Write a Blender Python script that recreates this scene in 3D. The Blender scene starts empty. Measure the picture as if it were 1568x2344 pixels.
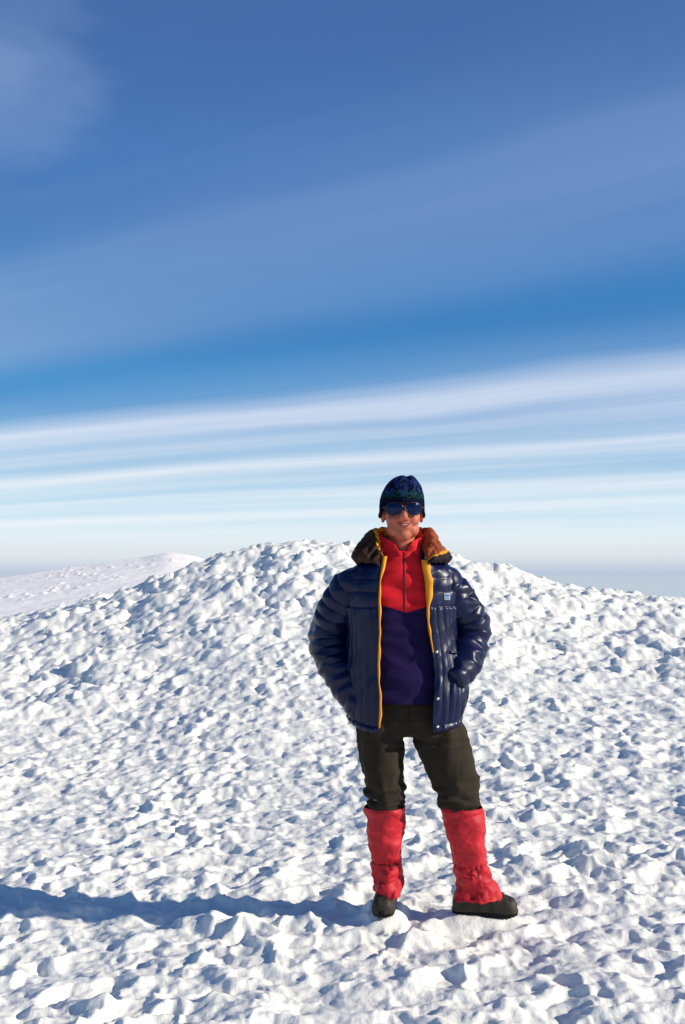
import bpy, bmesh, math, random
import numpy as np
from mathutils import Vector, Matrix
from mathutils.bvhtree import BVHTree
R = math.radians
col = bpy.context.scene.collection
scene = bpy.context.scene
F = 2278.0            # focal length in photo pixels
D0 = 4.15             # distance of the person
K = D0 / F
X0 = (950 - 783) * K

def lin(r, g, b):
    def f(c):
        c /= 255.0
        return c / 12.92 if c <= .04045 else ((c + .055) / 1.055) ** 2.4
    return (f(r), f(g), f(b), 1.0)

# ------------------------------------------------------------------ noise
rs = np.random.RandomState(11)
PM = rs.permutation(256); PM = np.concatenate([PM, PM, PM])
GA = rs.rand(256) * 2 * np.pi
J1 = rs.rand(256); J2 = rs.rand(256); J3 = rs.rand(256)
G3 = rs.randn(256, 3); G3 /= np.linalg.norm(G3, axis=1)[:, None]
def fade(t): return t * t * t * (t * (t * 6 - 15) + 10)
def h2(i, j): return PM[PM[i & 255] + (j & 255)]
def perlin(x, y):
    xi = np.floor(x).astype(int); yi = np.floor(y).astype(int)
    fx = x - xi; fy = y - yi; u = fade(fx); v = fade(fy)
    def g(a, b):
        t = GA[h2(xi + a, yi + b)]
        return np.cos(t) * (fx - a) + np.sin(t) * (fy - b)
    return ((g(0,0)*(1-u)+g(1,0)*u)*(1-v) + (g(0,1)*(1-u)+g(1,1)*u)*v) * 1.4
def fbm(x, y, o=4, gain=.5):
    s = 0; a = 1
    for k in range(o):
        s = s + a * perlin(x + 17.3*k, y - 9.1*k); x = x * 2.03; y = y * 2.03; a *= gain
    return s
def worley(x, y):
    xi = np.floor(x).astype(int); yi = np.floor(y).astype(int)
    f1 = np.full(x.shape, 9.0); f2 = np.full(x.shape, 9.0); idv = np.zeros(x.shape)
    for a in (-1, 0, 1):
        for b in (-1, 0, 1):
            h = h2(xi + a, yi + b)
            d = np.hypot(xi + a + .1 + .8*J1[h] - x, yi + b + .1 + .8*J2[h] - y)
            m = d < f1
            f2 = np.where(m, f1, np.minimum(f2, d)); idv = np.where(m, J3[h], idv); f1 = np.where(m, d, f1)
    return f1, f2, idv
def perlin3(P):
    I = np.floor(P).astype(int); f = P - I; w = fade(f)
    out = 0
    for a in (0, 1):
        for b in (0, 1):
            for c in (0, 1):
                h = PM[PM[PM[(I[:,0]+a) & 255] + ((I[:,1]+b) & 255)] + ((I[:,2]+c) & 255)]
                g = G3[h]
                d = g[:,0]*(f[:,0]-a) + g[:,1]*(f[:,1]-b) + g[:,2]*(f[:,2]-c)
                ww = (w[:,0] if a else 1-w[:,0]) * (w[:,1] if b else 1-w[:,1]) * (w[:,2] if c else 1-w[:,2])
                out = out + d * ww
    return out * 1.5
def sstep(a, b, x):
    t = np.clip((x - a) / (b - a), 0, 1); return t*t*(3-2*t)

# ------------------------------------------------------------------ materials
def new_mat(name):
    m = bpy.data.materials.new(name); m.use_nodes = True
    nt = m.node_tree; return m, nt, nt.nodes['Principled BSDF']
def fabric(name, c, rough=.8, bump=.2, bscale=300, var=.25, vscale=14, spec=.3, attr=None, sheen=0, coat=0):
    m, nt, b = new_mat(name); N = nt.nodes; L = nt.links
    tc = N.new('ShaderNodeTexCoord')
    n1 = N.new('ShaderNodeTexNoise'); n1.inputs['Scale'].default_value = vscale; n1.inputs['Detail'].default_value = 6
    L.new(tc.outputs['Object'], n1.inputs['Vector'])
    mr = N.new('ShaderNodeMapRange'); mr.inputs['From Min'].default_value = .3; mr.inputs['From Max'].default_value = .7
    mr.inputs['To Min'].default_value = 1 - var; mr.inputs['To Max'].default_value = 1 + var
    L.new(n1.outputs['Fac'], mr.inputs['Value'])
    vm = N.new('ShaderNodeVectorMath'); vm.operation = 'SCALE'
    if attr:
        at = N.new('ShaderNodeAttribute'); at.attribute_name = attr; L.new(at.outputs['Color'], vm.inputs[0])
    else:
        vm.inputs[0].default_value = c[:3]
    L.new(mr.outputs['Result'], vm.inputs['Scale'])
    L.new(vm.outputs['Vector'], b.inputs['Base Color'])
    b.inputs['Roughness'].default_value = rough; b.inputs['Specular IOR Level'].default_value = spec
    if sheen: b.inputs['Sheen Weight'].default_value = sheen
    if coat: b.inputs['Coat Weight'].default_value = coat; b.inputs['Coat Roughness'].default_value = .25
    n2 = N.new('ShaderNodeTexNoise'); n2.inputs['Scale'].default_value = bscale; n2.inputs['Detail'].default_value = 3
    L.new(tc.outputs['Object'], n2.inputs['Vector'])
    bp = N.new('ShaderNodeBump'); bp.inputs['Strength'].default_value = bump; bp.inputs['Distance'].default_value = .003
    L.new(n2.outputs['Fac'], bp.inputs['Height']); L.new(bp.outputs['Normal'], b.inputs['Normal'])
    return m

def snow(name, tint, far=False):
    m, nt, b = new_mat(name); N = nt.nodes; L = nt.links
    g = N.new('ShaderNodeNewGeometry')
    n1 = N.new('ShaderNodeTexNoise'); n1.inputs['Scale'].default_value = .15 if far else 1.7; n1.inputs['Detail'].default_value = 8
    L.new(g.outputs['Position'], n1.inputs['Vector'])
    cr = N.new('ShaderNodeValToRGB')
    cr.color_ramp.elements[0].position = .3; cr.color_ramp.elements[0].color = (tint[0]*.97, tint[1]*.97, tint[2]*.98, 1)
    cr.color_ramp.elements[1].position = .7; cr.color_ramp.elements[1].color = (*tint, 1)
    L.new(n1.outputs['Fac'], cr.inputs['Fac']); L.new(cr.outputs['Color'], b.inputs['Base Color'])
    b.inputs['Roughness'].default_value = .5; b.inputs['Specular IOR Level'].default_value = .4
    n2 = N.new('ShaderNodeTexNoise'); n2.inputs['Scale'].default_value = .8 if far else 46; n2.inputs['Detail'].default_value = 7
    n2.inputs['Roughness'].default_value = .62
    L.new(g.outputs['Position'], n2.inputs['Vector'])
    bp = N.new('ShaderNodeBump'); bp.inputs['Strength'].default_value = .45; bp.inputs['Distance'].default_value = .25 if far else .012
    L.new(n2.outputs['Fac'], bp.inputs['Height']); L.new(bp.outputs['Normal'], b.inputs['Normal'])
    if far:      # faint warm glow put into the snow to brighten the hill, imitating haze
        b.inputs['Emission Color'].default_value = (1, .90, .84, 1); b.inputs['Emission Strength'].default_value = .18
    return m
M_snow = snow('snow', (.988, .950, .845))
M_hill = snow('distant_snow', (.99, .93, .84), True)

# ------------------------------------------------------------------ mesh helpers
def grid_faces(n, m, closed):
    i = np.arange(n - 1)[:, None]; mm = m if closed else m - 1
    j = np.arange(mm)[None, :]; j2 = (j + 1) % m
    a = i*m + j; b = i*m + j2; c = (i+1)*m + j2; d = (i+1)*m + j
    return np.stack([a, b, c, d], -1).reshape(-1, 4)
def make(name, V, Fq, mat, parent=None, smooth=True, extra=None, cols=None):
    me = bpy.data.meshes.new(name)
    V = np.asarray(V, float)
    if extra:
        me.from_pydata(V.tolist(), [], Fq.tolist() + extra)
    else:
        nf = len(Fq)
        me.vertices.add(len(V)); me.vertices.foreach_set('co', V.ravel())
        me.loops.add(nf*4); me.loops.foreach_set('vertex_index', Fq.ravel().astype(np.int32))
        me.polygons.add(nf); me.polygons.foreach_set('loop_start', np.arange(nf, dtype=np.int32)*4)
        me.polygons.foreach_set('loop_total', np.full(nf, 4, np.int32))
        me.update(calc_edges=True); me.validate()
    if cols is not None:
        a = me.color_attributes.new('tone', 'FLOAT_COLOR', 'POINT')
        a.data.foreach_set('color', np.asarray(cols, np.float32).ravel())
    if smooth: me.polygons.foreach_set('use_smooth', np.ones(len(me.polygons), bool))
    if mat: me.materials.append(mat)
    o = bpy.data.objects.new(name, me); col.objects.link(o)
    if parent: o.parent = parent
    return o
def spl(t, xs, ys):
    xs = np.asarray(xs, float); ys = np.asarray(ys, float)
    if ys.ndim == 1: ys = ys[:, None]
    d = np.diff(ys, axis=0) / np.diff(xs)[:, None]
    mt = np.zeros_like(ys); mt[0] = d[0]; mt[-1] = d[-1]
    mt[1:-1] = np.where(d[1:]*d[:-1] > 0, 2*d[1:]*d[:-1]/(d[1:]+d[:-1]+1e-12), 0) * .6 + (d[1:]+d[:-1])/2 * .4
    t = np.clip(t, xs[0], xs[-1]); k = np.clip(np.searchsorted(xs, t, side='right')-1, 0, len(xs)-2)
    h = (xs[k+1]-xs[k])[:, None]; s = ((t-xs[k])[:, None])/h
    return (2*s**3-3*s**2+1)*ys[k] + (s**3-2*s**2+s)*h*mt[k] + (-2*s**3+3*s**2)*ys[k+1] + (s**3-s**2)*h*mt[k+1]
def loft(rings, n, seg, expo=2.0, disp=None, up=(0,1,0), caps=True, frames=True):
    rg = np.asarray(rings, float)
    d = np.concatenate([[0], np.cumsum(np.linalg.norm(np.diff(rg[:, :3], axis=0), axis=1))])
    t = np.linspace(0, d[-1], n); Q = spl(t, d, rg)
    C = Q[:, :3]
    if frames:
        T = np.gradient(C, axis=0); T /= np.linalg.norm(T, axis=1)[:, None]
    else:
        T = np.tile(np.array([0, 0, -1.0]), (n, 1)) if rg[-1,2] < rg[0,2] else np.tile(np.array([0,0,1.0]), (n,1))
    A = np.cross(T, np.array(up, float)); A /= np.linalg.norm(A, axis=1)[:, None]
    B = np.cross(A, T)
    an = np.linspace(0, 2*np.pi, seg, endpoint=False)
    c, s = np.cos(an), np.sin(an)
    e = 2.0/expo
    cx = np.sign(c)*np.abs(c)**e; sy = np.sign(s)*np.abs(s)**e
    O = A[:, None, :]*cx[None, :, None]*Q[:, 3][:, None, None] + B[:, None, :]*sy[None, :, None]*Q[:, 4][:, None, None]
    P = C[:, None, :] + O
    if disp is not None:
        nrm = O / (np.linalg.norm(O, axis=2, keepdims=True)+1e-9)
        S = np.repeat(t[:, None], seg, 1); AN = np.repeat(an[None, :], n, 0)
        dd = disp(S.ravel(), AN.ravel(), P.reshape(-1, 3)).reshape(n, seg)
        P = P + nrm*dd[:, :, None]
    V = P.reshape(-1, 3); Fq = grid_faces(n, seg, True)
    if caps:
        V = np.vstack([V, C[0], C[-1]]); k = n*seg
        ex = [[k, (j+1) % seg, j] for j in range(seg)] + [[k+1, (n-1)*seg+j, (n-1)*seg+(j+1) % seg] for j in range(seg)]
        return V, Fq, ex
    return V, Fq, None
def ell(c, r, seg=24, rot=None):
    n = seg//2
    th = np.linspace(1e-3, np.pi-1e-3, n); an = np.linspace(0, 2*np.pi, seg, endpoint=False)
    P = np.stack([np.sin(th)[:,None]*np.cos(an), np.sin(th)[:,None]*np.sin(an), np.cos(th)[:,None]*np.ones(seg)], -1).reshape(-1,3)*np.array(r)
    if rot is not None: P = P @ np.array(rot.to_3x3()).T
    P = P + np.array(c)
    ex = [[j for j in range(seg)][::-1], [(n-1)*seg+j for j in range(seg)]]
    return P, grid_faces(n, seg, True), ex
def tube(pts, rad, n=None, seg=10, up=(0,1,0)):
    pts = np.asarray(pts, float); rad = np.broadcast_to(np.asarray(rad, float), (len(pts),))
    return loft(np.column_stack([pts, rad, rad]), n or len(pts)*6, seg, up=up)
def joinp(parts):
    V = []; Fc = []; o = 0
    for p in parts:
        V.append(p[0]); Fc += (p[1]+o).tolist()
        if p[2]: Fc += [[i+o for i in f] for f in p[2]]
        o += len(p[0])
    return np.vstack(V), Fc
def mk(name, parts, mat, parent=None, smooth=True):
    if isinstance(parts, tuple): parts = [parts]
    V, Fc = joinp(parts)
    me = bpy.data.meshes.new(name); me.from_pydata(V.tolist(), [], Fc)
    bm = bmesh.new(); bm.from_mesh(me); bmesh.ops.recalc_face_normals(bm, faces=bm.faces); bm.to_mesh(me); bm.free()
    if smooth: me.polygons.foreach_set('use_smooth', np.ones(len(me.polygons), bool))
    if mat: me.materials.append(mat)
    o = bpy.data.objects.new(name, me); col.objects.link(o)
    if parent: o.parent = parent
    return o
def remesh(name, parts, voxel, mat, parent=None, sm=4, disp=None):
    o = mk('tmp', parts, None)
    md = o.modifiers.new('r', 'REMESH'); md.mode = 'VOXEL'; md.voxel_size = voxel
    if sm:
        ms = o.modifiers.new('s', 'SMOOTH'); ms.iterations = sm; ms.factor = .5
    dg = bpy.context.evaluated_depsgraph_get(); dg.update()
    me = bpy.data.meshes.new_from_object(o.evaluated_get(dg)); bpy.data.objects.remove(o)
    me.name = name
    if disp is not None:
        n = len(me.vertices); P = np.empty(n*3); me.vertices.foreach_get('co', P); P = P.reshape(-1, 3)
        Nn = np.empty(n*3); me.vertex_normals.foreach_get('vector', Nn); Nn = Nn.reshape(-1, 3)
        P = P + Nn*disp(P)[:, None]; me.vertices.foreach_set('co', P.ravel())
    me.polygons.foreach_set('use_smooth', np.ones(len(me.polygons), bool))
    me.materials.clear(); me.materials.append(mat); me.update()
    q = bpy.data.objects.new(name, me); col.objects.link(q)
    if parent: q.parent = parent
    return q
def bvh(o):
    me = o.data
    return BVHTree.FromPolygons([v.co.copy() for v in me.vertices], [list(p.vertices) for p in me.polygons])
def hit(t, x, z):
    h = t.ray_cast(Vector((x, -1, z)), Vector((0, 1, 0)))
    return h[0], h[1]

# ------------------------------------------------------------------ ground
PX = [-1200,-600,-200,0,100,200,330,430,520,620,700,800,900,1050,1130,1200,1300,1450,1566,1800,2300,3200]
PY = [1640,1560,1480,1430,1406,1382,1344,1304,1268,1252,1245,1246,1254,1278,1298,1322,1346,1370,1382,1408,1455,1540]
RC = 13.5
def ground_h(x, y, r, th):
    u = np.tan(np.clip(th, -1.25, 1.25))
    py = np.interp(u*F + 783, PX, PY)
    yc = RC*np.cos(np.clip(th, -1.2, 1.2))
    zc = 1.4 + (1310 - py)/F*np.maximum(yc, 7)
    low = np.where(x < .1, .055*(x-.1), .012*(x-.1)); low = np.maximum(low, -.5)
    low = low + .04*fbm(x*.5+3, y*.5, 2)*sstep(.8, 2.2, np.hypot(x-.3, y-4.15))
    t = np.clip((r - 6.6)/(RC - 6.6), 0, 1); t = t**1.55; t = t*sstep(1.35, .9, np.abs(th))
    z = low*(1-t) + zc*t
    back = np.maximum(r-RC, 0)
    z = z - .035*back**1.55
    z = np.maximum(z, -220.0)
    near = sstep(60, 14, r)
    rd = sstep(8.6, 12.0, r + 1.4*perlin(x*.45, y*.45) + .9*sstep(-1, -4, x))
    wx = x + .05*fbm(x*5, y*5, 3) ; wy = y + .05*fbm(x*5+40, y*5, 3)
    f1, f2, iv = worley(wx/.135, wy/.10)
    cup = np.clip(f1, 0, 1.05)**1.7
    amp = .8 + 1.0*fbm(x*1.3+8, y*1.3, 2)
    h = .047*cup*np.clip(amp, .15, 1.7)
    g1, g2, gv = worley(wx/.31+5, wy/.22+9)
    h = h + .046*np.clip(g1, 0, 1.1)**1.6*np.clip(.8+.9*perlin(x*.9, y*.9+5), .2, 1.5)
    h = h + .023*fbm(wx/.20, wy/.14, 4, .47)
    h = h + .018*np.maximum(perlin(x/.10+2, y/.08+6), 0) - .006*np.abs(perlin(x/.06+7, y/.045))
    q1, q2, qv = worley((x+.14*fbm(x*2.2, y*2.2, 3))/.5, (y+.14*fbm(x*2.2+9, y*2.2, 3))/.42)
    s1, s2, sv = worley((x+.05*fbm(x*5, y*5, 2))/.22+4, (y+.05*fbm(x*5+9, y*5, 2))/.20)
    blk = sstep(.50, .22, s1)*(.1+.9*sv**3)
    rr = .06*np.clip(1-q1**2, 0, 1)*(.3+1.2*qv) + .060*blk + .09*fbm(x/.9, y/.75, 5, .50) + .010*fbm(x/.1, y/.09, 2)
    H = h*(1-.40*rd) + rr*rd
    z = z + near*(H - .047)
    for bx, by, sx, sy, zz in ((X0-.118, D0+.08, .09, .14, .030), (X0+.265, D0+.03, .17, .09, .010)):
        m = np.exp(-(((x-bx)/sx)**2 + ((y-by)/sy)**2)**2)
        z = z*(1-m) + (zz + .30*(H-.045))*m
    return z
dense = np.arange(-.62, .62, .0016)
th = np.concatenate([np.linspace(-np.pi, -.63, 160), dense, np.linspace(.63, np.pi, 160)])
r1 = np.exp(np.arange(np.log(2.2), np.log(17.5), .0024))
rr_ = np.concatenate([np.geomspace(.25, 2.19, 60), r1, np.geomspace(17.7, 1500, 120)])
TH, RRR = np.meshgrid(th, rr_)
XX = RRR*np.sin(TH); YY = RRR*np.cos(TH)
ZZ = ground_h(XX.ravel(), YY.ravel(), RRR.ravel(), TH.ravel())
g = make('ground', np.column_stack([XX.ravel(), YY.ravel(), ZZ]), grid_faces(len(rr_), len(th), False)[:, ::-1], M_snow)
g['kind'] = 'structure'; g['label'] = 'wind roughened snowfield rising to a lumpy snow ridge'; g['category'] = 'snow'

# distant hill beyond the ridge
th2 = np.linspace(-1.0, .12, 900); r2 = np.concatenate([np.geomspace(30, 150, 420), np.geomspace(151, 420, 60)])
T2, R2 = np.meshgrid(th2, r2); x2 = (R2*np.sin(T2)).ravel(); y2 = (R2*np.cos(T2)).ravel(); t2 = T2.ravel(); q2 = R2.ravel()
gx = np.arange(-2600, 1200, 5.0)
gp = np.interp(gx, [-2500,-900,-300,0,150,270,330,385,430,475,560,700,900,1100], [1420,1390,1345,1322,1300,1282,1274,1262,1267,1281,1298,1322,1380,1460])
ker = np.hanning(13); ker /= ker.sum(); gp = np.convolve(np.pad(gp, 6, 'edge'), ker, 'valid')
gb = np.convolve(np.pad(gp, 60, 'edge'), np.hanning(121)/np.hanning(121).sum(), 'valid')
pxx = np.tan(t2)*F+783
wfar = sstep(105, 138, q2)
py2 = np.interp(pxx, gx, gp)*wfar + (np.interp(pxx, gx, gb)+2)*(1-wfar)
z2c = 1.4 + (1310-py2)/F*(140*np.cos(t2))
k2 = np.clip((q2-30)/110, 0, 1)**1.0
z2 = (-5.0)*(1-k2) + z2c*k2 - .004*np.maximum(q2-142, 0)**1.6
a1, a2, av = worley(x2/1.2, y2/1.2)
z2 = z2 + .09*fbm(x2/5, y2/5, 5, .62) + .26*(av > .80)*sstep(.4, .1, a1)*sstep(-.1, .3, fbm(x2/16, y2/16, 2))
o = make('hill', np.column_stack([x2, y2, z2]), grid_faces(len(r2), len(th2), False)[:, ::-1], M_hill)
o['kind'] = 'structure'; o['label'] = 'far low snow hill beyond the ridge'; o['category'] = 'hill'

# sea of cloud far below
mc, nt, b = new_mat('cloud_sea'); N = nt.nodes; L = nt.links
gg = N.new('ShaderNodeNewGeometry'); nn = N.new('ShaderNodeTexNoise'); nn.inputs['Scale'].default_value = .0004; nn.inputs['Detail'].default_value = 6
L.new(gg.outputs['Position'], nn.inputs['Vector']); cr = N.new('ShaderNodeValToRGB')
cr.color_ramp.elements[0].color = (.68, .78, .78, 1); cr.color_ramp.elements[1].color = (.78, .84, .80, 1)
L.new(nn.outputs['Fac'], cr.inputs['Fac']); L.new(cr.outputs['Color'], b.inputs['Base Color']); b.inputs['Roughness'].default_value = 1
b.inputs['Specular IOR Level'].default_value = 0
tt = np.linspace(-np.pi, np.pi, 200); r3 = np.geomspace(200, 90000, 60); A3, B3 = np.meshgrid(tt, r3)
o = make('cloud_sea', np.column_stack([(B3*np.sin(A3)).ravel(), (B3*np.cos(A3)).ravel(), np.full(A3.size, -240.0)]), grid_faces(60, 200, False)[:, ::-1], mc)
o['kind'] = 'structure'; o['label'] = 'pale haze and cloud far below the summit'; o['category'] = 'clouds'

# ------------------------------------------------------------------ person
M_skin = fabric('skin', lin(190,106,80), .55, .15, 160, .22, 40, .35)
M_skin.node_tree.nodes['Principled BSDF'].inputs['Subsurface Weight'].default_value = .08
M_skin.node_tree.nodes['Principled BSDF'].inputs['Subsurface Radius'].default_value = (.01, .004, .002)
M_navy = fabric('navy_nylon', lin(8,15,54), .35, .10, 60, .25, 9, .34)
M_yel = fabric('yellow_nylon', lin(228,150,28), .6, .15, 200, .12, 20, .3)
M_tone_hood = fabric('hood_lining', (1,1,1,1), .7, .3, 90, .2, 25, .2, attr='tone')
M_red = fabric('red_fleece', lin(214,34,44), .9, .35, 420, .08, 22, .1, sheen=.1)
M_trs = fabric('olive_cloth', lin(49,42,32), .85, .3, 380, .16, 16, .15)
M_gait = fabric('red_nylon', lin(190,32,42), .6, .25, 120, .15, 18, .3)
M_gaitd = fabric('dark_cord', lin(40,20,22), .7, .2, 200, .2, 20, .3)
M_boot = fabric('boot_leather', lin(50,44,34), .6, .5, 60, .4, 30, .35)
M_sole = fabric('boot_rubber', lin(24,23,22), .85, .4, 90, .3, 30, .2)
M_lace = fabric('boot_lace', lin(90,34,32), .8, .2, 200, .2, 30, .2)
M_hat = fabric('hat_wool', (1,1,1,1), .95, .9, 330, .15, 60, .05, attr='tone')
M_black = fabric('black_plastic', lin(12,12,16), .3, .02, 200, .1, 30, .5)
M_lens, nt, b = new_mat('mirror_lens'); b.inputs['Base Color'].default_value = lin(24,34,70); b.inputs['Metallic'].default_value = .7; b.inputs['Roughness'].default_value = .12
M_snap, nt, b = new_mat('snap_metal'); b.inputs['Base Color'].default_value = (.75,.74,.72,1); b.inputs['Metallic'].default_value = .6; b.inputs['Roughness'].default_value = .35
M_lip = fabric('lip', lin(156,72,62), .5, .05, 200, .1, 60, .3)
M_teeth = fabric('teeth', lin(200,186,168), .4, .02, 200, .04, 60, .4)
M_mouth = fabric('mouth', lin(60,20,18), .7, .02, 200, .04, 60, .2)

cx0 = -.058
HC = np.array([cx0+.002, -.028, 1.650])
def at(*o): return tuple(HC + np.array(o))
parts = []
parts += [ell(at(0,.018,.022), (.077,.098,.110), 40), ell(at(0,-.024,-.052), (.064,.066,.062), 36), ell(at(0,-.054,-.088), (.036,.034,.034), 28),
          ell(at(0,-.030,-.022), (.071,.066,.072), 36), ell(at(0,-.062,.022), (.060,.026,.018), 24)]
for s in (-1, 1):
    parts += [ell(at(.036*s,-.064,-.034), (.030,.028,.026), 24), ell(at(.013*s,-.100,-.030), (.009,.012,.008), 16),
              ell(at(.080*s,.012,-.012), (.010,.020,.032), 20), ell(at(.034*s,-.028,-.072), (.034,.050,.032), 28),
              ell(at(.031*s,-.078,.004), (.014,.010,.012), 16)]
parts += [tube([at(0,-.084,.018), at(0,-.098,-.002), at(0,-.114,-.022), at(0,-.098,-.034)], [.009,.012,.0155,.010], 24, 14),
          ell(at(0,-.074,-.056), (.036,.023,.026), 24)]
parts += [loft([(cx0,.0,1.40,.07,.06),(cx0,-.002,1.48,.058,.060),(cx0,-.012,1.58,.054,.058)], 20, 32),
          loft([(cx0,.0,1.485,.06,.055),(cx0,0,1.44,.10,.065),(cx0,0,1.37,.145,.08),(cx0,0,1.25,.145,.095),(cx0+.003,0,1.08,.135,.092),(cx0+.008,0,.95,.140,.09),(cx0+.01,0,.84,.145,.092),(cx0+.01,0,.76,.12,.08)], 60, 48, 2.3, frames=False)]
LL = [(-.128,0,.82,.08,.088),(-.14,-.005,.665,.070,.075),(-.133,-.01,.50,.056,.06),(-.130,.01,.36,.052,.056),(-.122,.05,.2,.038,.04),(-.115,.09,.11,.036,.04),(-.115,.09,.075,.03,.04)]
RL = [(.03,0,.82,.08,.088),(.115,-.012,.665,.072,.075),(.160,-.025,.50,.056,.06),(.195,0,.36,.052,.056),(.225,.02,.2,.038,.04),(.240,.032,.09,.036,.04),(.245,.035,.05,.034,.03)]
parts += [loft(LL, 60, 28), loft(RL, 60, 28)]
parts += [tube([(-.115,.12,.075),(-.122,.04,.06),(-.128,-.01,.055)], [.03,.034,.022], 20, 20), tube([(.22,.04,.055),(.29,.025,.045),(.34,.012,.040)], [.03,.032,.020], 20, 20, up=(0,0,1))]
LA = [(-.15,0,1.35),(-.248,.004,1.335),(-.322,.028,1.25),(-.362,.055,1.14),(-.325,.01,1.01),(-.262,-.040,.915)]
RA = [(.03,0,1.35),(.130,.004,1.335),(.202,.028,1.26),(.232,.055,1.16),(.210,.012,1.06),(.160,-.035,.985)]
for A in (LA, RA): parts.append(tube(A, [.055,.048,.043,.038,.035,.027], 70, 24))
def hand(w, d, s):
    w = np.array(w); d = np.array(d)/np.linalg.norm(d); side = np.array([s*.35,-.93,0.1]); side /= np.linalg.norm(side)
    nr = np.cross(d, side)
    out = [tube([w-d*.02, w+d*.03, w+d*.08], [.026,.030,.030], 16, 18)]
    for i, (off, ln) in enumerate(((-.030,.058),(-.010,.074),(.010,.080),(.030,.072))):
        b0 = w+d*.075+side*off
        out.append(tube([b0-d*.02, b0+d*ln*.45+nr*.003, b0+d*ln*.8+nr*.010*s, b0+d*ln+nr*.018*s], [.0095,.009,.008,.006], 16, 12))
    tb = w+d*.02+side*.022
    out.append(tube([tb, tb+side*.022+d*.025, tb+side*.030+d*.060], [.013,.011,.008], 14, 12))
    return out
parts += hand((-.262,-.040,.922), (.05,-.01,-.13), 1)
parts += hand((.160,-.035,.985), (-.16,.02,-.6), -1)
person = remesh('person', parts, .0038, M_skin, None, 6)
person.location = (X0, D0, 0)
person['label'] = 'person in navy jacket, red fleece and red gaiters standing on snow'
person['category'] = 'person'
tface = bvh(person)

def surf_patch(name, mat, hw, top, bot, off, nx_=24, ny_=6):
    V = []
    for t in np.linspace(-1, 1, nx_):
        zt, zb = top(t), bot(t)
        for k in range(ny_):
            q = k/(ny_-1); zz_ = HC[2] + zb + (zt-zb)*q
            p, _ = hit(tface, HC[0]+.003+t*hw, zz_)
            V.append((p.x, p.y - off, zz_))
    return make(name, np.array(V), grid_faces(nx_, ny_, False), mat, person)
surf_patch('mouth', M_mouth, .024, lambda t: -.0525+.0060*t*t, lambda t: -.0615+.0150*t*t, .0008)
surf_patch('teeth', M_teeth, .018, lambda t: -.0532+.0050*t*t, lambda t: -.0578+.0096*t*t, .0018)
def lip(name, zf, hw, rads, off=.0004):
    pts = []
    for t in np.linspace(-1, 1, 13):
        z_ = HC[2]+zf(t); p, _ = hit(tface, HC[0]+.003+t*hw, z_); pts.append((p.x, p.y-off, z_))
    return mk(name, tube(pts, rads, 52, 8, up=(0,0,1)), M_lip, person)
lip('upper_lip', lambda t: -.0510+.0060*t*t, .0275, [.0010,.0018,.0022,.0026,.0029,.0031,.0028,.0031,.0029,.0026,.0022,.0018,.0010])
lip('lower_lip', lambda t: -.0630+.0180*t*t, .0270, [.0010,.0020,.0027,.0033,.0037,.0040,.0041,.0040,.0037,.0033,.0027,.0020,.0010])

LX = .0385
def outline(s, k=1.0, n=44):
    pts = []
    for a in np.linspace(0, 2*np.pi, n, endpoint=False):
        c, q = math.cos(a), math.sin(a)
        x = .0335*k*np.sign(c)*abs(c)**.85; z = .0255*k*np.sign(q)*abs(q)**.85
        if z < 0: x = x*(1-.16*(-z/.027)) + s*.004*(-z/.027)
        pts.append((x + s*LX, z))
    return pts
def gy(x, z): return -.113 + 5.0*x*x
ZL = .009
fp = []
for s in (-1, 1):
    op = outline(s); ring = [at(x, gy(x, z), z+ZL) for x, z in op]; ring.append(ring[0]); ring.append(ring[1])
    fp.append(tube(ring, .0020, 90, 8, up=(0.01,1,0.02)))
    fp.append(tube([at(s*.072,gy(.070,0),.016), at(s*.082,-.055,.016), at(s*.087,.01,.012)], .002, 14, 8, up=(0,0,1)))
fp.append(tube([at(-.006,-.1135,.012), at(0,-.116,.014), at(.006,-.1135,.012)], .0018, 12, 8, up=(0,0,1)))
fp.append(tube([at(-.04,gy(.04,0)-.001,.0335), at(-.015,-.114,.0325), at(.015,-.114,.0325), at(.04,gy(.04,0)-.001,.0335)], .0016, 16, 8, up=(0,0,1)))
glasses = mk('sunglasses', fp, M_black, person)
for s in (-1, 1):
    V = [at(s*LX, gy(LX,0)-.004, ZL)]; Fc = []
    rad = 6; op = outline(s)
    for i in range(1, rad+1):
        k = i/rad
        for x, z in op:
            xx = s*LX + (x-s*LX)*k; zz = z*k
            V.append(at(xx, gy(xx, zz) - .004*(1-k*k), zz+ZL))
    n = len(op)
    Fc = [[0, 1+j, 1+(j+1) % n] for j in range(n)]
    for i in range(rad-1):
        for j in range(n): Fc.append([1+i*n+j, 1+(i+1)*n+j, 1+(i+1)*n+(j+1) % n, 1+i*n+(j+1) % n])
    mk('lens', (np.array(V), np.zeros((0,4), int), Fc), M_lens, glasses)

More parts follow.
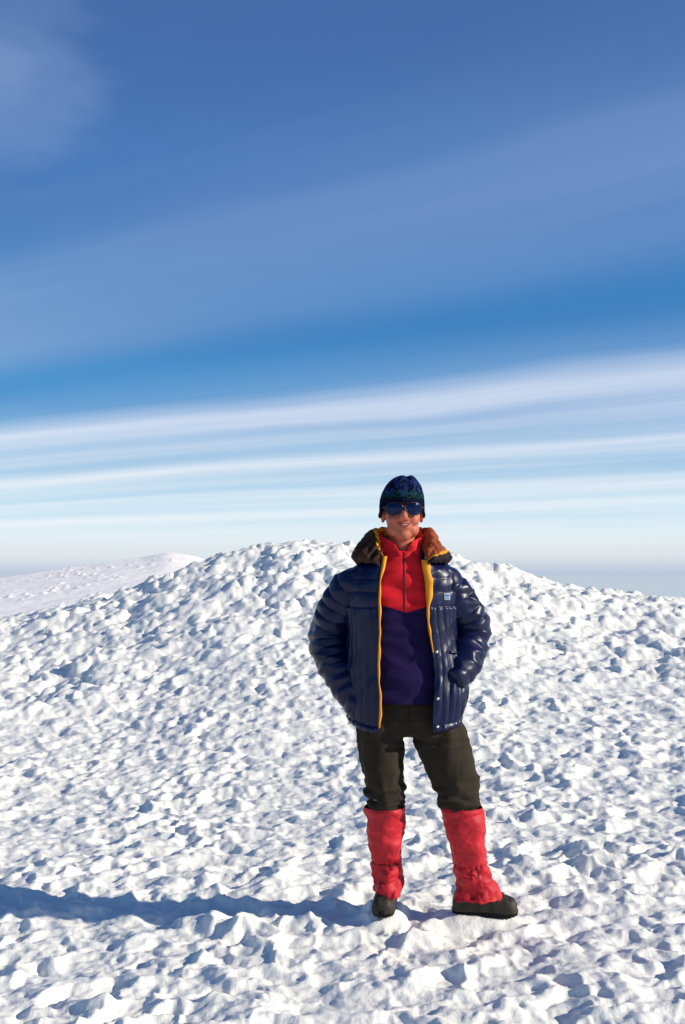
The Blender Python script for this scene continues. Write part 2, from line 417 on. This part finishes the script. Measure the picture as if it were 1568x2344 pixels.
# knitted hat
n, sg = 140, 300
an = np.linspace(0, 2*np.pi, sg, endpoint=False); V = []; Cc = []
cb, cd, cg, ck = np.array(lin(28,46,98)), np.array(lin(14,20,42)), np.array(lin(20,66,50)), np.array(lin(13,17,34))
for i in range(n):
    t = i/(n-1)
    front = .5 - .5*np.sin(an)
    zb = 1.628 + .056*sstep(.55, .97, front)
    zt = 1.806
    z = zb + (zt-zb)*np.sin(t*np.pi/2)**.9
    h = np.clip((z-1.655)/(zt-1.655), 0, 1)
    prof = np.sqrt(np.clip(1-h**2.7, 0, 1))
    ra = .0935*prof; rb = .113*prof
    if i == n-1: ra = ra*0; rb = rb*0
    nz = perlin3(np.column_stack([np.cos(an)*2.5, np.sin(an)*2.5, z*22]))
    rib = .0012*np.sin(an*60)*(h < .35) + .004*nz*(h < .97) + .004*np.exp(-((t-.03)/.03)**2)
    x = HC[0]-.001 + (ra+rib)*np.cos(an) + .010*h*h; y = HC[1]+.008 + (rb+rib)*np.sin(an)
    z = z + .007*np.exp(-((x-HC[0]-.045)/.016)**2)*(h > .6) - .005*np.exp(-((x-HC[0]-.018)/.010)**2)*(h > .75)
    V.append(np.column_stack([x, y, z]))
    tri = np.abs(((an/(2*np.pi)*13+.25) % 1)-.5)*2
    c = np.tile(cd, (sg, 1))
    blot = perlin3(np.column_stack([np.cos(an)*6, np.sin(an)*6, z*60]))
    st_ = perlin3(np.column_stack([np.cos(an)*12+4, np.sin(an)*12, z*30]))
    c[(h > .40)] = cb
    c[(h > .40) & (blot < -.02)] = ck
    lo = 1.703
    for off, w in ((0, .0033), (.017, .0033)):
        band = (np.abs(z-(lo+off+.016*tri)) < w) & (st_ > -.25)
        c[band] = cg
    band2 = np.abs(z-(lo+.020-.016*tri)) < .0024
    c[band2] = cg*.7
    Cc.append(c)
hat = make('hat', np.vstack(V), grid_faces(n, sg, True), M_hat, person, cols=np.vstack(Cc))
md = hat.modifiers.new('t', 'SOLIDIFY'); md.thickness = .004; md.offset = -1

# fleece
def wr(P, sc, a): return a*perlin3(P*np.array(sc))
def fleece_d(S, A, P):
    return wr(P, (7,7,9), .012) + wr(P+3, (9,9,22), .008) - .012*np.abs(wr(P+7, (7,7,13), 1)) + .005
Vf, Ff, ex = loft([(cx0,-.005,1.49,.084,.076),(cx0,-.003,1.455,.110,.090),(cx0,0,1.41,.160,.106),(cx0,0,1.30,.174,.120),(cx0,0,1.15,.170,.120),(cx0+.004,0,1.0,.168,.128),(cx0+.008,0,.90,.180,.134),(cx0+.008,0,.875,.176,.130)], 170, 200, 2.3, fleece_d, frames=False, caps=False)
cr_, cp_ = np.array(lin(214,34,44)), np.array(lin(32,22,64))
bz = 1.240 + .30*np.abs(Vf[:,0]+.047)
m = sstep(-.0015, .0015, Vf[:,2]-bz)[:, None]
M_fl = fabric('fleece', (1,1,1,1), .92, .4, 420, .10, 24, .1, attr='tone', sheen=.05)
fle = make('fleece', Vf, Ff, M_fl, person, cols=cr_*m+cp_*(1-m))
tf = bvh(fle)
n, sg = 40, 140; V = []
for i in range(n):
    t = i/(n-1)
    a = np.linspace(-np.pi*.5+.05+.36*t, np.pi*1.5-.05-.36*t, sg)
    fr_ = .5-.5*np.sin(a)
    ra = .087 - .004*t + .006*t*t; rb = .082 - .002*t
    z = 1.472 + .105*t - .058*t*fr_**2.2
    w = .005*np.sin(a*7+4*t) + .004*np.sin(a*13-6*t)*(1-t)
    V.append(np.column_stack([cx0+(ra+w)*np.cos(a), -.008+(rb+w)*np.sin(a), z+.003*np.sin(a*5)]))
c = make('fleece_collar', np.vstack(V), grid_faces(n, sg, False), M_red, fle)
md = c.modifiers.new('t', 'SOLIDIFY'); md.thickness = .007; md.offset = 0
zp = []
for z in np.linspace(1.486, 1.245, 22):
    p, _ = hit(tf, -.054, z); zp.append((p.x, p.y-.0005, z))
mk('zip', tube(zp, .0022, 90, 8), M_gaitd, fle)

# trousers
def trs_d(P):
    kn = np.exp(-((P[:,2]-.49)/.06)**2); cr2 = np.exp(-((P[:,2]-.72)/.05)**2)
    return wr(P, (6,6,5), .010) + wr(P+5, (11,11,34), .016)*(kn+.15) - .015*np.abs(wr(P+9, (6,6,22), 1))*(kn*1.3+.35+.5*cr2) - .006*np.exp(-((P[:,2]-.475)/.006)**2) + wr(P+15, (20,20,12), .008) - .010*np.abs(wr(P+31, (14,14,5), 1))
TL = [(-.125,.0,.85,.085,.10),(-.150,0,.78,.106,.115),(-.142,0,.665,.096,.105),(-.134,-.004,.56,.087,.095),(-.132,.0,.50,.093,.097),(-.133,.004,.455,.089,.092),(-.131,.004,.43,.078,.08)]
TR = [(.025,.0,.85,.085,.10),(.072,0,.78,.112,.115),(.119,-.005,.665,.111,.108),(.156,-.016,.56,.098,.098),(.170,-.012,.50,.099,.099),(.179,0,.455,.091,.093),(.182,0,.43,.080,.082)]
tp = [loft(TL, 60, 48), loft(TR, 60, 48), loft([(cx0+.01,0,.93,.148,.098),(cx0+.01,0,.90,.152,.102),(cx0+.008,0,.82,.180,.118),(cx0+.01,0,.75,.13,.10),(cx0+.012,0,.725,.05,.07)], 40, 48, 2.3, frames=False)]
tro = remesh('trousers', tp, .0052, M_trs, person, 4, trs_d)
tt_ = bvh(tro)
fl = []
for z in np.linspace(.865, .745, 12):
    p, _ = hit(tt_, -.038, z); fl.append((p.x, p.y-.001, z))
mk('fly_seam', tube(fl, .0022, 40, 8), M_trs, tro)

# gaiters
def gd(S, A, P):
    low_ = sstep(.25, .20, P[:,2])
    pin = np.exp(-((P[:,2]-.212)/.011)**2)
    return wr(P, (9,9,11), .012) + wr(P+2, (14,14,24), .012)*(.7+.5*low_) - .006*pin + .003*pin*np.sin(A*19) - .015*np.abs(wr(P+6, (10,10,16), 1))*(.8+.5*low_) + .002*np.exp(-((P[:,2]-.432)/.006)**2) - .007*np.abs(wr(P+19, (26,26,30), 1))*(.7+.8*low_)
GL = [(-.131,.004,.446,.081,.085),(-.129,.006,.40,.080,.084),(-.127,.012,.337,.075,.081),(-.125,.028,.27,.069,.075),(-.124,.042,.215,.063,.068),(-.121,.052,.19,.064,.071),(-.117,.062,.14,.063,.079),(-.113,.060,.105,.063,.092),(-.113,.058,.084,.063,.096)]
GR = [(.183,0,.446,.086,.088),(.190,0,.40,.085,.086),(.199,.004,.337,.081,.082),(.212,.010,.27,.074,.076),(.221,.015,.215,.069,.069),(.226,.018,.19,.072,.071),(.238,.020,.14,.081,.069),(.254,.020,.095,.095,.065),(.258,.020,.070,.099,.064)]
for G in (GL, GR):
    Vg, Fg, _ = loft(G, 160, 160, 2.1, gd, frames=False, caps=False)
    Vg[:,2] += np.where(Vg[:,2] < .13, .010*perlin3(Vg*np.array([30,30,0])), 0)
    ga = make('gaiter', Vg, Fg, M_gait, person)
    md = ga.modifiers.new('t', 'SOLIDIFY'); md.thickness = .004; md.offset = -1
    c = np.array(G[4][:3]); aa = np.linspace(0, 2*np.pi*1.03, 40)
    rr0 = (G[4][3]-.006, G[4][4]-.006)
    mk('drawcord', tube([(c[0]+rr0[0]*math.cos(a), c[1]+rr0[1]*math.sin(a), c[2]-.003+.002*math.sin(3*a)) for a in aa], .0020, 120, 8, up=(0,0,1)), M_gaitd, ga)
    tg = bvh(ga)
    sx = c[0]+.012
    zz = []
    for z in np.linspace(.44, .23, 14):
        p, _ = hit(tg, sx - (c[0]-G[0][0])*((z-.215)/.23)*1.0, z); zz.append((p.x, p.y-.0008, z))
    mk('front_seam', tube(zz, .002, 60, 8), M_gait, ga)
    p, _ = hit(tg, c[0]+.005, .205)
    mk('cord_end', [tube([(p.x, p.y-.002, .207), (p.x-.012, p.y-.010, .190), (p.x-.008, p.y-.010, .160)], .0018, 14, 8), tube([(p.x, p.y-.002, .207), (p.x+.014, p.y-.010, .198), (p.x+.020, p.y-.008, .170)], .0018, 14, 8)], M_gaitd, ga)

# boots
def boot(cxy, ang, lift=0.0, sc=1.0, name='boot'):
    fwd = np.array([math.cos(ang), math.sin(ang), 0])*sc; sd = np.array([-math.sin(ang), math.cos(ang), 0])*sc; o0 = np.array([cxy[0], cxy[1], 0])
    tbl = [(-.098,.018,.050,.03),(-.088,.034,.085,.034),(-.05,.038,.125,.036),(0,.040,.135,.036),(.05,.042,.112,.034),(.10,.046,.086,.03),(.145,.046,.072,.026),(.172,.036,.062,.022),(.184,.016,.044,.02)]
    f = np.linspace(-.098, .184, 60); Q = spl(f, [r[0] for r in tbl], [r[1:] for r in tbl]); sg = 48
    a = np.linspace(0, 2*np.pi, sg, endpoint=False); V = []
    for k in range(60):
        w, hh = Q[k,0], Q[k,1]; zc = .020
        s_ = w*np.sign(np.cos(a))*np.abs(np.cos(a))**.75
        z_ = np.where(np.sin(a) > 0, zc+(hh-zc)*np.abs(np.sin(a))**.9, zc-.010*np.abs(np.sin(a))**.3)
        P = o0 + fwd*f[k] + sd[None,:]*s_[:,None]; P[:,2] = z_ + lift
        P = P + (perlin3(P*22)*.005 + perlin3(P*50)*.002 - .004*np.abs(perlin3(P*30+4)))[:,None]*np.array([0,0,1])
        V.append(P)
    V = np.vstack(V); ex = [list(range(sg)), list(range(59*sg, 60*sg))]
    bo = mk(name, (V, grid_faces(60, sg, True), ex), M_boot, person)
    V = []
    for zi, gr in ((-.006,.0),(.004,.002),(.013,.0025),(.020,.0005)):
        pts = []
        for q in np.linspace(0, 2*np.pi, 160, endpoint=False):
            ff = .043+.143*math.cos(q); wv = float(spl(np.array([ff]), [-.1,-.08,-.05,0,.06,.12,.16,.188], [.018,.034,.039,.036,.041,.047,.043,.018])[0,0])
            lug = .005*(1 if math.sin(q*30) > 0 else 0) if zi < .01 else 0
            arch = .008*math.exp(-((ff-.0)/.03)**2) if zi < .0 else 0
            pts.append(o0 + fwd*(ff+(gr-lug)*math.cos(q)) + sd*(np.sign(math.sin(q))*(wv*min(1, abs(math.sin(q))**.45)+gr-lug)) + np.array([0,0,lift+zi + arch + (.006*max(0,(ff-.12)/.07)**2)]))
        V.append(np.array(pts))
    V = np.vstack(V); ex = [list(range(160))[::-1], list(range(480, 640))]
    mk('sole', (V, grid_faces(4, 160, True), ex), M_sole, bo)
    lp = []
    for k, ff in enumerate((.050,.066,.082,.098,.112)):
        hh = lift + float(spl(np.array([ff]), [r[0] for r in tbl], [r[2] for r in tbl])[0,0]) + .003
        for sg_ in (-1, 1):
            lp.append(tube([tuple(o0+fwd*ff+sd*(-.022*sg_)+np.array([0,0,hh-.012])), tuple(o0+fwd*(ff+.009)+np.array([0,0,hh+.001])), tuple(o0+fwd*(ff+.018)+sd*(.022*sg_)+np.array([0,0,hh-.016]))], .0024, 12, 6, up=(.1,.1,1)))
    hb = lift + .118
    for sg_ in (-1, 1):
        lp.append(tube([tuple(o0+fwd*.055+np.array([0,0,hb-.006])), tuple(o0+fwd*.070+sd*.028*sg_+np.array([0,0,hb+.010])), tuple(o0+fwd*.080+sd*.046*sg_+np.array([0,0,hb-.014]))], .0024, 14, 6, up=(.1,.1,1)))
    mk('laces', lp, M_lace, bo)
    return bo
boot((-.116,.118), R(-100), .020); boot((.240,.035), R(-9), .006, .93)

# jacket
ZS = [.775,.82,.90,1.0,1.15,1.27,1.34,1.40,1.435,1.462,1.485]
AS = [.232,.246,.262,.250,.230,.236,.234,.214,.184,.146,.112]
BS = [.148,.158,.166,.162,.155,.150,.142,.128,.115,.102,.092]
CXS = [-.050,-.050,-.052,-.054,-.056]+[-.058]*6
n = 220; sg = 440
V = np.zeros((n, sg, 3)); zrow = np.linspace(0, 1, n)
for i in range(n):
    z = .775 + (1.485-.775)*(zrow[i]**.92)
    a_, b_, c_ = [float(spl(np.array([z]), ZS, q)[0,0]) for q in (AS, BS, CXS)]
    xl = np.interp(z, [.77,.86,1.0,1.12,1.25,1.40,1.485], [-.160,-.162,-.160,-.160,-.156,-.152,-.142]) + .003*math.sin(z*23)
    xr = np.interp(z, [.77,.86,1.0,1.1,1.27,1.40,1.485], [.058,.062,.064,.058,.038,.026,.018]) + .004*math.sin(z*19+1)
    e = 2/2.35
    def th_of(xrel):
        c = np.clip(abs(xrel)/a_, 0, .96)**(1/e); return math.acos(c)*1.0
    tl = math.pi + th_of(xl-c_)
    tr = 2*math.pi - th_of(xr-c_)
    th_ = np.linspace(tr-2*math.pi, tl, 1200)
    X = c_ + a_*np.sign(np.cos(th_))*np.abs(np.cos(th_))**e; Y = b_*np.sign(np.sin(th_))*np.abs(np.sin(th_))**e
    dl = np.concatenate([[0], np.cumsum(np.hypot(np.diff(X), np.diff(Y)))]); q = np.linspace(0, dl[-1], sg)
    X = np.interp(q, dl, X); Y = np.interp(q, dl, Y)
    nx = np.gradient(Y); ny = -np.gradient(X); ln = np.hypot(nx, ny)+1e-9; nx /= ln; ny /= ln
    ed = np.minimum(q, dl[-1]-q)
    P = np.column_stack([X, Y, np.full(sg, z)])
    wq = ed + .016*perlin3(P*np.array([5,5,4])) + .005*perlin3(P*np.array([15,15,6])+2)
    vert = np.sqrt(np.abs(np.sin(np.pi*wq/.034)))*np.clip(.8+1.0*perlin3(P*np.array([7,7,4])+5), .15, 1.2)
    hz = np.sqrt(np.abs(np.sin(np.pi*(z + .012*perlin3(P*7))/.060)))
    yoke = sstep(1.255, 1.268, z)
    puff = .0055*vert*(1-yoke) + .0035*hz*yoke
    seam = -.0035*np.exp(-((z-1.262)/.004)**2)*(ed > .02)
    wrk = .018*perlin3(P*np.array([5,5,4])) - .010*np.abs(perlin3(P*np.array([14,14,4.5])+8)) + .003*perlin3(P*np.array([26,26,8])+4)
    dg_ = P @ np.array([[.8,0,.6],[0,1,0],[-.6,0,.8]])
    wrk = wrk - .007*np.abs(perlin3(dg_*np.array([18,8,5])+13))
    hem = .004*np.exp(-((z-.785)/.010)**2) - .006*np.exp(-((z-.80)/.006)**2)
    flat = sstep(0, .018, ed)
    off = (puff*flat + seam + wrk + hem) * sstep(1.49, 1.44, z)
    # the open fronts hang a little away from the body
    flare = .014*sstep(.10, .0, ed)*math.sin(z*9+.5)
    dz = (.022*perlin3(np.column_stack([X*6, Y*6, np.zeros(sg)])) - .012*(Y < 0)*sstep(.14, .0, ed) + .020*np.exp(-(Y/.07)**2))*(1-zrow[i])**3
    V[i] = np.column_stack([X + nx*off, Y + ny*off - np.maximum(flare, 0), z + dz])
jk = make('jacket', V.reshape(-1, 3), grid_faces(n, sg, False), M_navy, person)
md = jk.modifiers.new('t', 'SOLIDIFY'); md.thickness = .010; md.offset = -1
tj = bvh(jk)
ERp = V[:, 0, :]; ELp = V[:, -1, :]
def ribbon(E, w_of, mat, sgn, zmin, zmax, name):
    sel = [p for p in E if zmin <= p[2] <= zmax]
    V = []
    for p in sel:
        w = w_of(p[2])
        row = [p + np.array([sgn*w*s, -.004 - .004*math.sin(math.pi*max(0,min(1,s))), 0]) for s in np.linspace(-.15, 1, 7)]
        row = [np.array([r[0], r[1]+(.014 if k == 0 else 0), r[2]]) for k, r in enumerate(row)]
        V += row
    o = make(name, np.array(V), grid_faces(len(sel), 7, False), mat, jk)
    md = o.modifiers.new('t', 'SOLIDIFY'); md.thickness = .004; md.offset = 0
    return o
ribbon(ELp, lambda z: .005+.002*math.sin(z*31)+.0015*math.sin(z*77)+.010*float(sstep(1.36,1.46,z)), M_yel, 1, .782, 1.470, 'yellow_facing')
ribbon(ERp, lambda z: .001+(.003+.003*math.sin(z*47)**2)*float(sstep(1.10,1.18,z))+.020*float(sstep(1.24,1.34,z)), M_yel, 1, 1.08, 1.455, 'yellow_facing')
# sleeves
def sd_(S, A, P):
    ph = (S + .020*perlin3(P*6) + .004*perlin3(P*15))/.048
    pa = np.clip(.85+1.0*perlin3(P*5+11), .2, 1.2)
    return .0075*pa*np.sqrt(np.abs(np.sin(np.pi*ph)))*sstep(.05,.14,S) + wr(P, (7,7,7), .018) - .015*np.abs(wr(P+3, (8,8,18), 1)) + wr(P+8, (12,12,30), .005) + .002
SL = [(-.13,0,1.375,.070,.080),(-.19,0,1.368,.082,.086),(-.250,.004,1.338,.082,.086),(-.310,.022,1.272,.078,.083),(-.348,.045,1.20,.075,.082),(-.364,.055,1.13,.076,.080),(-.344,.030,1.045,.071,.076),(-.307,-.015,.965,.064,.07),(-.267,-.05,.905,.056,.06),(-.235,-.075,.865,.045,.045)]
SR = [(.015,0,1.375,.070,.080),(.075,0,1.368,.082,.086),(.134,.004,1.336,.082,.086),(.188,.022,1.272,.080,.083),(.224,.045,1.21,.076,.082),(.234,.055,1.14,.078,.080),(.213,.012,1.065,.070,.075),(.178,-.05,1.005,.062,.066),(.140,-.10,.96,.052,.052)]
for A in (SL, SR):
    v, f_, ex = loft(A, 240, 160, 2.0, sd_)
    make('sleeve', v, f_, M_navy, jk, extra=ex)

# hood collar
n, sg = 300, 100; V = []; Cc = []
prof = [(.088,1.470),(.093,1.515),(.101,1.560),(.112,1.590),(.128,1.580),(.158,1.543),(.190,1.500),(.205,1.468),(.190,1.442)]
tp_ = np.linspace(0, 1, len(prof))
yl, dk, orr, nv, ob = [np.array(lin(*c)) for c in ((232,156,30),(58,36,22),(142,68,36),(34,22,28),(120,60,32))]
for i in range(n):
    phi = R(-152 + 304*i/(n-1)); f = abs(phi)/R(152); s = math.sin(phi); cc = math.cos(phi)
    p = spl(np.linspace(0, 1, sg), tp_, prof)
    end = float(sstep(.62, 1, f))
    zz = p[:,1] - .035*f**2*(p[:,1]-1.46)/.14 - .070*end*(p[:,1]-1.44)/.16
    rr0 = .108 + (p[:,0]*(1-.12*end)-.108)*(1-.62*end)
    x = cx0 + rr0*s; y = -.004 + rr0*cc*(.75 if cc > 0 else .98) - .02*end
    x = x + (.042*end)*(1 if s > 0 else -1)
    P = np.column_stack([x, y, zz])
    gath = np.abs(perlin3(np.column_stack([np.full(sg, phi*5.5), np.linspace(0, 1, sg)*2.2, np.full(sg, 3.3)])))
    w = .009*perlin3(P*9) + .006*perlin3(P*np.array([26,26,26])) - .024*gath + .003 - .009*np.abs(perlin3(P*28+5))
    P[:,0] += w*s; P[:,1] += w*cc; P[:,2] += w*.8
    V.append(P)
    u_ = np.linspace(0, 1, sg) + .02*perlin3(P*20+2); c = np.tile(dk, (sg, 1))
    if s < 0:
        c[u_ < .41] = yl; c[(u_ < .24)] = ob
    else:
        c[:] = orr; c[u_ > .78] = nv; c[(u_ > .74) & (u_ <= .78)] = yl*.8; c[u_ < .06] = yl
    Cc.append(c)
hc = make('collar', np.vstack(V), grid_faces(n, sg, False), M_tone_hood, jk, cols=np.vstack(Cc))
md = hc.modifiers.new('t', 'SOLIDIFY'); md.thickness = .006; md.offset = -1

for px, py in ((990,1590),(988,1652),(990,1490)):
    x, z = (px-950)*K, (2085-py)*K
    p, nn_ = hit(tj, max(x, .074), z)
    if p: mk('snap', ell((p.x, p.y-.003, p.z), (.0060,.004,.0060), 14), M_snap, jk)
for py in (1378,1475,1590):
    z = (2085-py)*K; p, nn_ = hit(tj, -.176, z)
    if p: mk('snap', ell((p.x, p.y-.003, p.z), (.0045,.003,.0045), 14), M_black, jk)
x, z = (1016-950)*K, (2085-1369)*K
p, nn_ = hit(tj, x, z)
M_white = fabric('badge_white', lin(176,186,202), .6, .1, 300, .05, 60, .3); M_blue = fabric('badge_blue', lin(60,104,160), .6, .1, 300, .05, 60, .3)
def plate(cx, cz, w, h, y, mat, parent, name, poly=None):
    pts = poly or [(-w/2,-h/2),(w/2,-h/2),(w/2,h/2),(-w/2,h/2)]
    V = [(cx+a, y(cx+a), cz+b) for a, b in pts] + [(cx+a, y(cx+a)+.004, cz+b) for a, b in pts]; k = len(pts)
    Fc = [list(range(k)), list(range(k, 2*k))[::-1]] + [[j, (j+1) % k, k+(j+1) % k, k+j] for j in range(k)]
    return mk(name, (np.array(V), np.zeros((0,4), int), Fc), mat, parent, False)
yb = p.y - .006; sl = .30
yf = lambda X: yb + sl*(X-x)
bd = plate(x, z, .024, .027, yf, M_white, jk, 'badge')
plate(x, z+.002, .02, .02, lambda X: yf(X)-.0015, M_blue, bd, 'badge_mark', [(-.009,-.002),(.009,-.002),(.006,.006),(.001,.002),(-.004,.009)])
plate(x, z-.008, .018, .003, lambda X: yf(X)-.0015, M_blue, bd, 'badge_lettering')
pp = []
for px, py in ((1022,1492),(1036,1494),(1050,1502),(1064,1516),(1078,1536)):
    q_, _ = hit(tj, (px-950)*K, (2085-py)*K)
    if q_: pp.append((q_.x, q_.y-.003, q_.z))
mk('pocket_welt', tube(pp, .006, 60, 10, up=(0,1,.1)), M_navy, jk)

# ------------------------------------------------------------------ camera
cam = bpy.data.objects.new('camera', bpy.data.cameras.new('camera')); col.objects.link(cam)
cam.data.sensor_fit = 'VERTICAL'; cam.data.sensor_height = 36; cam.data.lens = 35; cam.data.clip_end = 200000; cam.data.clip_start = .05
cam.location = (0, 0, 1.4); cam.rotation_euler = (R(90+3.5), 0, 0)
scene.camera = cam

# ------------------------------------------------------------------ light
AZ, EL = R(15.5), R(24)
sd3 = Vector((math.cos(AZ)*math.cos(EL), -math.sin(AZ)*math.cos(EL), math.sin(EL)))
sun = bpy.data.objects.new('sun', bpy.data.lights.new('sun', 'SUN')); col.objects.link(sun)
sun.data.energy = 5; sun.data.angle = R(.5); sun.data.color = (1, .94, .82)
sun.rotation_euler = sd3.to_track_quat('Z', 'Y').to_euler()

w = bpy.data.worlds.new('World'); scene.world = w; w.use_nodes = True
nt = w.node_tree; N = nt.nodes; L = nt.links; bg = N['Background']; bg.inputs['Strength'].default_value = .1
tc = N.new('ShaderNodeTexCoord'); sx = N.new('ShaderNodeSeparateXYZ'); L.new(tc.outputs['Generated'], sx.inputs[0])
def M(op, a, b=None, clamp=False):
    m = N.new('ShaderNodeMath'); m.operation = op; m.use_clamp = clamp
    for i, v in enumerate((a, b)):
        if v is None: continue
        if isinstance(v, (int, float)): m.inputs[i].default_value = v
        else: L.new(v, m.inputs[i])
    return m.outputs[0]
x_, y_, z_ = sx.outputs
den = M('ADD', y_, M('MULTIPLY', x_, .6))
s = M('DIVIDE', z_, M('MAXIMUM', den, .05))
azm = M('ARCTAN2', x_, y_)
def noise(vx, vy, scale, det=4, rough=.5):
    cv = N.new('ShaderNodeCombineXYZ'); L.new(vx, cv.inputs[0]); L.new(vy, cv.inputs[1])
    t = N.new('ShaderNodeTexNoise'); t.inputs['Scale'].default_value = scale; t.inputs['Detail'].default_value = det; t.inputs['Roughness'].default_value = rough
    L.new(cv.outputs[0], t.inputs['Vector']); return t.outputs['Fac']
def ramp(fac, stops):
    r = N.new('ShaderNodeValToRGB'); L.new(fac, r.inputs[0]); e = r.color_ramp.elements
    r.color_ramp.interpolation = 'EASE'
    while len(e) < len(stops): e.new(.5)
    for k, (p_, c) in enumerate(stops):
        e[k].position = p_; e[k].color = c if isinstance(c, tuple) else (c, c, c, 1)
    return r.outputs[0]
wob = M('MULTIPLY', M('SUBTRACT', noise(M('MULTIPLY', azm, 1.2), M('MULTIPLY', s, 6), 1.6, 3), .5), M('ADD', M('MULTIPLY', s, .16), .002))
s2 = M('ADD', s, wob)
q_ = 1.3
bands = ramp(M('MULTIPLY', s2, q_), [(0, .0), (.022*q_, .40), (.052*q_, .45), (.062*q_, .72), (.068*q_, .34), (.079*q_, .76), (.088*q_, .30), (.098*q_,.45), (.112*q_, .82), (.126*q_, .36), (.136*q_, .60), (.146*q_, .50), (.166*q_, .80), (.196*q_, .12), (.235*q_, .02), (.30*q_, .26), (.36*q_, .34), (.45*q_, .12), (.54*q_, .06), (.75, .06)])
st = noise(M('MULTIPLY', azm, .8), M('MULTIPLY', s2, 22), 1.8, 5, .42)
st2 = noise(M('MULTIPLY', azm, 1.3), M('MULTIPLY', s2, 100), 1.1, 3, .45)
low_w = ramp(s, [(0, .0), (.03, .8), (.08, 1.0), (.16, .40), (.22, .0)])
k1 = M('ADD', M('MULTIPLY', M('SUBTRACT', st, .5), .55), 1.0)
mask = M('MULTIPLY', bands, k1)
mask = M('ADD', mask, M('MULTIPLY', M('MULTIPLY', M('SUBTRACT', st2, .5), low_w), 1.0), True)
# small soft wisp high on the left
wd = N.new('ShaderNodeVectorMath'); wd.operation = 'DISTANCE'; wv = Vector((-.345, 1, .515)).normalized(); wd.inputs[1].default_value = wv
L.new(tc.outputs['Generated'], wd.inputs[0])
wisp = ramp(M('ADD', M('MULTIPLY', wd.outputs['Value'], 8.0), M('MULTIPLY', M('SUBTRACT', noise(M('MULTIPLY', azm, 6), M('MULTIPLY', z_, 16), 1.5, 4), .5), .8)), [(0, .38), (.35, .22), (.8, 0)])
mask = M('ADD', mask, wisp, True)
cloudc = ramp(z_, [(0, lin(228,230,230)), (.06, lin(236,242,245)), (.16, lin(214,224,241)), (.3, lin(156,182,222)), (.6, lin(150,172,214))])
base = ramp(z_, [(0, lin(180,193,214)), (.006, lin(192,203,219)), (.020, lin(214,222,229)), (.037, lin(214,232,240)), (.065, lin(178,215,236)), (.11, lin(118,178,218)), (.17, lin(70,144,202)), (.25, lin(56,125,188)), (.36, lin(62,115,180)), (.50, lin(58,101,163)), (1, lin(38,64,118))])
sky = N.new('ShaderNodeTexSky'); sky.sky_type = 'NISHITA'; sky.sun_disc = False; sky.sun_elevation = EL
sky.sun_rotation = math.atan2(sd3.x, sd3.y)
sky.altitude = 5500; sky.dust_density = .5
def mix(f, a, b_):
    m = N.new('ShaderNodeMix'); m.data_type = 'RGBA'
    if isinstance(f, (int, float)): m.inputs[0].default_value = f
    else: L.new(f, m.inputs[0])
    L.new(a, m.inputs[6]); L.new(b_, m.inputs[7]); return m.outputs[2]
cm = mix(mask, base, cloudc)
sc = N.new('ShaderNodeVectorMath'); sc.operation = 'SCALE'; sc.inputs['Scale'].default_value = 10.6; L.new(cm, sc.inputs[0])
fin = mix(.06, sc.outputs[0], sky.outputs[0])
L.new(fin, bg.inputs['Color'])
scene.view_settings.view_transform = 'Standard'; scene.view_settings.look = 'None'; scene.view_settings.exposure = 0
